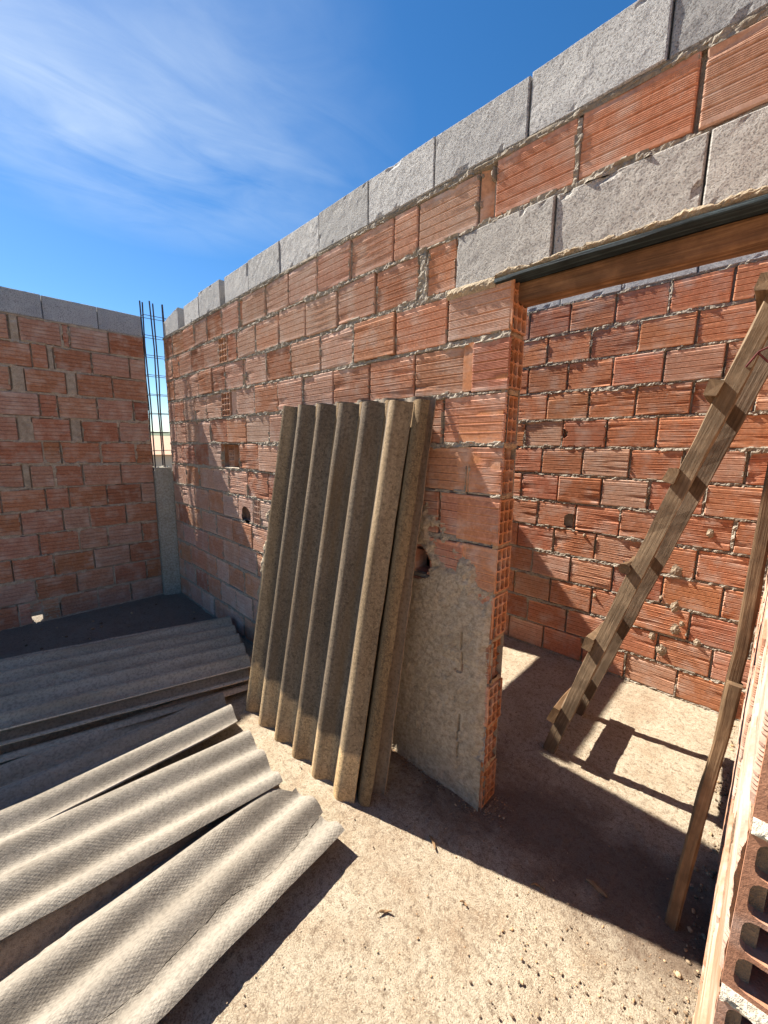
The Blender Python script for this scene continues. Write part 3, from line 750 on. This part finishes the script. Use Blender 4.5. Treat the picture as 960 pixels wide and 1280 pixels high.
# brown old sheets under the bright ones
BG = 'sheets lying on the floor in front of the leaning ones'
o = sheet([(jag(0, .01, 5, 2), jag(.36, .01, 5, 3), jag(0, .01, 9, 1), cst(1.85))], lie_xf(2.12, -.50, math.radians(-4), .03), phase=.05).build('corrugated_sheet', SH_GREY, None, True)
tag(o, 'dull brown sheet, lowest on the floor, half hidden under the cracked pale sheet', 'roofing sheet', BG)
o = sheet([(jag(0, .01, 5, 6), jag(.22, .006, 5, 3), jag(0, .006, 9, 1), cst(1.85))], lie_xf(3.0, -.60, math.radians(1), .022), phase=.02).build('corrugated_sheet', SH_GREY, None, True)
tag(o, 'grey flat sheet strip showing between the two bright pale sheets', 'roofing sheet', BG)
# cracked bright sheet: two pieces still joined at the far left
def crk(v, side):
    v = np.asarray(v)
    return .272+.035*v+(vn(v*9, v*0+3, 2)-.5)*.03+(vn(v*60, v*0+3, 4)-.5)*.006+(.0006 if side else -.0006)
def opened(U, V):
    op = np.clip(1-V/.88, 0, 1)[..., None]
    return op*np.array([-.088, .0, .010])
o = sheet([(jag(0, .004, 6, 1), lambda v: crk(v, 0), jag(.0, .006, 14, 3), cst(1.75), opened), (lambda v: crk(v, 1), jag(.735, .003, 6, 4), jag(0.0, .006, 14, 2), cst(1.75))], lie_xf(2.452, -.525, math.radians(-6), .086), phase=.167).build('corrugated_sheet', SH_WHITE, None, True)
tag(o, 'pale sheet lying in the sun with a long dark crack splitting it from its end', 'roofing sheet', BG)
# nearest bright sheet, one corner broken off and a hairline crack
def b2_left(v):
    v = np.asarray(v); return np.interp(v, [0, .05, .16, .24, 2], [.14, .12, .02, .0, 0])+(vn(v*40, v*0, 3)-.5)*.012
def hair(v): 
    v = np.asarray(v); return .34+(vn(v*7, v*0+2, 5)-.5)*.05+(vn(v*40, v*0+2, 1)-.5)*.008
o = sheet([(b2_left, lambda v: hair(v)-.0008, jag(0, .006, 14, 5), cst(1.6)), (lambda v: hair(v)+.0008, jag(.467, .004, 7, 4), jag(.01, .008, 14, 1), cst(1.6))],
          lie_xf(3.085, -.568, math.radians(4.8), .060, 0), phase=.083).build('corrugated_sheet', SH_WHITE, None, True)
tag(o, 'nearest pale sheet in the bottom left, with a broken corner and a hairline crack', 'roofing sheet', BG)

# ============================ ladder
ld = empty('ladder', (3.92, .82, 0), 'rough homemade wooden ladder leaning to the right beyond the doorway', 'ladder')
n_b, n_t = Vector((3.935, .60, 0)), Vector((4.66, .66, 2.50)); f_b, f_t = Vector((3.935, 1.04, 0)), Vector((4.668, 1.09, 2.45))
d_ = (n_t-n_b).normalized(); wdir = Vector((d_.z, 0, -d_.x))
mb = MB(); plank(mb, n_b, n_t, wdir, .063, .042, 40, .004, seed=1, bow=(-.008, 0, 0)); mb.build('rail', WD_GREY, ld)
mb = MB(); plank(mb, f_b, f_t, wdir, .066, .042, 40, .004, (.74, .74, .78), seed=3, bow=(.004, 0, 0)); mb.build('rail', WD_GREY, ld)
for i, (z, w, t) in enumerate(((.225, .095, .036), (.671, .065, .042), (1.076, .05, .046), (1.508, .062, .042), (1.852, .06, .046), (2.21, .06, .046))):
    f = z/2.5
    a = n_b.lerp(n_t, f)-wdir*(.0315+t/2-.004); b = f_b.lerp(f_t, f)-wdir*(.0315+t/2-.004)
    e = (b-a).normalized(); a = a-e*.05; b = b+e*(.045+.02*(i % 2))
    mb = MB()
    if i == 2: mb.tube([a.lerp(b, k/14)+Vector((0, 0, .006*math.sin(k*1.3))) for k in range(15)], [t/2*(1+.1*math.sin(k*2.1+i)) for k in range(15)], 12, wob=.25, tint=(.8, .75, .7))
    else: plank(mb, a, b, d_, w, t, 16, .004, seed=5+i, tint=(.85, .78, .7))
    rg = mb.build('rung', WD_BROWN if i in (0, 2) else WD_GREY, ld)
    for q_ in (.13, .87):
        for sg in (-.25, .25):
            nb = MB(); c_n = a.lerp(b, q_)+d_*(w*sg)-wdir*(t/2-.003); nb.tube([c_n, c_n-wdir*.007], .0038, 8); nb.build('nail', STEEL, rg)
c = n_b.lerp(n_t, 1.97/2.5)
mb = MB(); mb.tube([c+Vector(v) for v in ((.0, -.025, -.03), (.03, -.03, .02), (.07, -.03, .04), (.12, -.01, .035), (.14, .02, .0), (.10, .0, -.03), (.06, -.028, -.02), (.03, -.03, .015))], .0035, 6); mb.build('wire_tie', WIRE, ld)

# ============================ pole against the right hand wall
pp = empty('wooden_pole', (4.562, .1, 0), 'crooked brown wooden pole leaning on the right hand wall beside the ladder', 'pole')
mb = MB(); pts = [(4.566, .09, 0.0), (4.580, .10, .25), (4.596, .105, .52), (4.613, .11, .74), (4.622, .11, .93)]
def chain(mb, pts, w, t, seed, tint=(1, 1, 1)):
    P = [Vector(p) for p in pts]; n = len(P); V = []; uv = []; L = 0
    m = 40; Q = []
    for i in range(m+1):
        f = i/m*(n-1); k = min(int(f), n-2); u = f-k
        p0, p1, p2, p3 = P[max(k-1, 0)], P[k], P[k+1], P[min(k+2, n-1)]
        Q.append(.5*((2*p1)+(p2-p0)*u+(2*p0-5*p1+4*p2-p3)*u*u+(3*p1-p0-3*p2+p3)*u**3))
    sec = [(-.5, -.35), (-.35, -.5), (.35, -.5), (.5, -.35), (.5, .35), (.35, .5), (-.35, .5), (-.5, .35)]
    for i, q_ in enumerate(Q):
        if i: L += (q_-Q[i-1]).length
        d = (Q[min(i+1, m)]-Q[max(i-1, 0)]).normalized(); a = d.cross(Vector((0, 1, 0))).normalized(); b = d.cross(a)
        for j in range(9):
            s_ = sec[j % 8]; e = (float(vn(L*6+seed, j % 8*1.3, 2))-.5)*.005
            V.append(tuple(q_+a*(s_[0]*w+e)+b*(s_[1]*t+e))); uv.append((L+seed, j*.02+seed*.3))
    F = [(i*9+j, i*9+j+1, i*9+j+10, i*9+j+9) for i in range(m) for j in range(8)]
    F.append(tuple(range(7, -1, -1))); F.append(tuple(range(m*9, m*9+8)))
    mb.add(V, F, tint, uv)
chain(mb, pts, .036, .042, 1); mb.build('lower_pole', WD_BROWN, pp)
mb = MB(); chain(mb, [(4.610, .138, .70), (4.618, .132, .93), (4.625, .118, 1.1), (4.628, .11, 1.45), (4.634, .11, 2.0)], .034, .034, 5, (.8, .76, .74)); mb.build('upper_pole', WD_BROWN, pp)

# ============================ bits on the floor
def chip(name, x, y, L, w, ang, bend, label, cat, tint=(1, 1, 1), z=.006):
    mb = MB(); n = 9; P = []
    for k in range(n):
        f = k/(n-1)-.5
        P.append((x+math.cos(ang)*L*f-math.sin(ang)*bend*math.cos(f*3)*L, y+math.sin(ang)*L*f+math.cos(ang)*bend*math.cos(f*3)*L, z+.003*math.sin(k)))
    mb.tube(P, [w*(.35+.65*math.sin(math.pi*(k+.6)/(n+.2))) for k in range(n)], 7, tint, wob=.5)
    tag(mb.build(name, LEAF, None), label, cat)
chip('twig', 3.837, -.60, .055, .0045, .9, .12, 'small dark twig on the sunlit floor near the nearest pale sheet', 'twig')
chip('wood_splinter', 4.345, .018, .075, .009, -.15, .06, 'reddish brown wood splinter on the dark floor of the doorway', 'splinter')
chip('twig', 4.189, -.137, .05, .004, .3, .25, 'thin curved twig in the shadow edge before the doorway', 'twig')
chip('twig', 3.803, -.279, .06, .0055, -.5, .1, 'dark twig lying in shade beside the foot of the leaning sheets', 'twig')
chip('twig', 4.02, -.38, .028, .004, .1, .3, 'tiny bent twig alone on the open sunlit floor', 'twig')
mb = MB()
def pebble(x, y, r):
    ph = np.linspace(0, 2*np.pi, 7)[:-1]; V = []
    sx, sy, szz = r*(.7+.6*random.random()), r*(.7+.6*random.random()), r*(.5+.4*random.random()); a0 = random.random()*6
    for zz, rr in ((-.6, .8), (.1, 1.), (.7, .62)):
        for p in ph:
            k = rr*(.85+.3*random.random()); V.append((x+sx*k*math.cos(p+a0), y+sy*k*math.sin(p+a0), szz*(zz+.5)))
    V.append((x, y, szz*1.35)); F = [(i*6+j, i*6+(j+1) % 6, i*6+6+(j+1) % 6, i*6+6+j) for i in range(2) for j in range(6)]+[(12+j, 12+(j+1) % 6, 18) for j in range(6)]
    t = random.choice(((.8, .75, .7), (1.2, 1.1, .95), (.5, .42, .36), (1.1, .85, .65), (.45, .4, .38)))
    mb.add(V, F, t)
for i in range(1500):
    x = 2.3+2.35*random.random(); y = -1.15+2.0*random.random()
    if y < -.5 and x < 3.65: continue
    pebble(x, y, .0012+.0028*random.random()**3)
for i in range(480):
    x = 4.64-.5*random.random()**2; y = -.6+.55*random.random(); pebble(x, y, .0015+.004*random.random()**3)
for i in range(260):
    x = 3.2+.66*random.random(); pebble(x, -.012-.05*random.random()**2, .0015+.004*random.random()**2)
for i in range(140): pebble(3.88+.10*random.random()**2, .14*random.random()-.01, .0015+.004*random.random()**2)
for i in range(170): pebble(.1+1.2*random.random(), -2.0+1.95*random.random(), .002+.013*random.random()**3)
for i in range(160): pebble(4.655-.06*random.random()**2, -.2+1.8*random.random(), .002+.008*random.random()**2)
t_ = NT('loose_grit'); t_.m.name = 'loose_grit'
GR = t_.out(t_.mix(1, t_.ramp(t_.noise(t_.coord('World'), 90, 3), [(.3, (.24, .18, .12)), (.7, (.42, .34, .24))]), t_.tint(), 'MULTIPLY'), None, .95)
g = mb.build('loose_gravel', GR); g['kind'] = 'stuff'

# ============================ camera
cam = bpy.data.cameras.new('camera'); co = bpy.data.objects.new('camera', cam); COL.objects.link(co); sc.camera = co
r = Vector((.71529326, .69869727, .01332959)); u = Vector((-.12232736, .10640761, .98676919)); w = Vector((-.68803457, .70745992, -.16158243))
co.matrix_world = Matrix(((r.x, u.x, -w.x, 4.62028551), (r.y, u.y, -w.y, -1.43254807), (r.z, u.z, -w.z, 1.62485621), (0, 0, 0, 1)))
cam.sensor_fit = 'HORIZONTAL'; cam.sensor_width = 36; cam.lens = 493.0863/960*36; cam.clip_end = 6000; cam.clip_start = .02

# ============================ daylight
SUN = Vector((.885, .155, -1.0))
sl = bpy.data.lights.new('sun', 'SUN'); sl.energy = 5.0; sl.angle = math.radians(.53); sl.color = (1, .94, .84)
so = bpy.data.objects.new('sun', sl); COL.objects.link(so); so.rotation_euler = SUN.to_track_quat('-Z', 'Y').to_euler(); so.location = (-3, -1, 6)
wd = bpy.data.worlds.new('World'); sc.world = wd; wd.use_nodes = True; nt = wd.node_tree; N_ = nt.nodes; bg = N_['Background']
sky = N_.new('ShaderNodeTexSky'); sky.sky_type = 'NISHITA'; sky.sun_disc = False; sky.sun_elevation = math.atan2(1, math.hypot(SUN.x, SUN.y))
sky.sun_rotation = math.atan2(-SUN.x, -SUN.y); sky.altitude = 600; sky.air_density = 1.0; sky.dust_density = .25; sky.ozone_density = 3.0
tc = N_.new('ShaderNodeTexCoord'); sep = N_.new('ShaderNodeSeparateXYZ'); nt.links.new(tc.outputs['Generated'], sep.inputs[0])
def M_(op, a, b=None, c=None):
    o = N_.new('ShaderNodeMath'); o.operation = op
    for i, v in enumerate((a, b, c)):
        if v is None: continue
        if hasattr(v, 'node'): nt.links.new(v, o.inputs[i])
        else: o.inputs[i].default_value = v
    return o.outputs[0]
zc = M_('MAXIMUM', sep.outputs[2], .05); px = M_('DIVIDE', sep.outputs[0], zc); py = M_('DIVIDE', sep.outputs[1], zc)
def comb(a, b):
    o = N_.new('ShaderNodeCombineXYZ'); nt.links.new(a, o.inputs[0]); nt.links.new(b, o.inputs[1]); return o.outputs[0]
# cirrus high above: streaks along one direction, thinning out to the right
c1, s1 = math.cos(math.radians(80)), math.sin(math.radians(80))
qa = M_('ADD', M_('MULTIPLY', px, c1), M_('MULTIPLY', py, s1)); qb = M_('SUBTRACT', M_('MULTIPLY', py, c1), M_('MULTIPLY', px, s1))
def wn(vec, sc_, det, ro, dist):
    o = N_.new('ShaderNodeTexNoise'); nt.links.new(vec, o.inputs['Vector']); o.inputs['Scale'].default_value = sc_; o.inputs['Detail'].default_value = det
    o.inputs['Roughness'].default_value = ro; o.inputs['Distortion'].default_value = dist; return o.outputs['Fac']
st = wn(comb(M_('MULTIPLY', qa, 1.2), M_('MULTIPLY', qb, 2.7)), 1.7, 9, .60, .9)
bl = wn(comb(px, py), 1.5, 4, .55, .4)
dx = M_('SUBTRACT', px, -1.6); dy = M_('SUBTRACT', py, .40)
rr = M_('SQRT', M_('ADD', M_('MULTIPLY', M_('MULTIPLY', dx, dx), 1.3), M_('MULTIPLY', M_('MULTIPLY', dy, dy), 1.1)))
bank = M_('SUBTRACT', 1.0, M_('MULTIPLY', rr, .95)); 
cl = N_.new('ShaderNodeClamp'); nt.links.new(bank, cl.inputs[0])
f1 = M_('SUBTRACT', M_('ADD', M_('MULTIPLY', st, .7), M_('MULTIPLY', bl, .8)), .52)
f2 = M_('MULTIPLY', M_('MULTIPLY', f1, 1.1), cl.outputs[0])
cl2 = N_.new('ShaderNodeClamp'); nt.links.new(f2, cl2.inputs[0]); cl2.inputs[2].default_value = .75
hs_ = N_.new('ShaderNodeHueSaturation'); hs_.inputs['Saturation'].default_value = 1.3; nt.links.new(sky.outputs[0], hs_.inputs['Color'])
mx = N_.new('ShaderNodeMix'); mx.data_type = 'RGBA'; nt.links.new(cl2.outputs[0], mx.inputs[0]); nt.links.new(hs_.outputs[0], mx.inputs[6]); mx.inputs[7].default_value = (6.2, 7.0, 7.6, 1)
nt.links.new(mx.outputs[2], bg.inputs['Color']); bg.inputs['Strength'].default_value = .050
sc.view_settings.view_transform = 'Standard'; sc.view_settings.look = 'None'; sc.view_settings.gamma = 1; sc.view_settings.exposure = 1.66
sc.view_settings.use_curve_mapping = False
sc.cycles.max_bounces = 6; sc.cycles.diffuse_bounces = 4
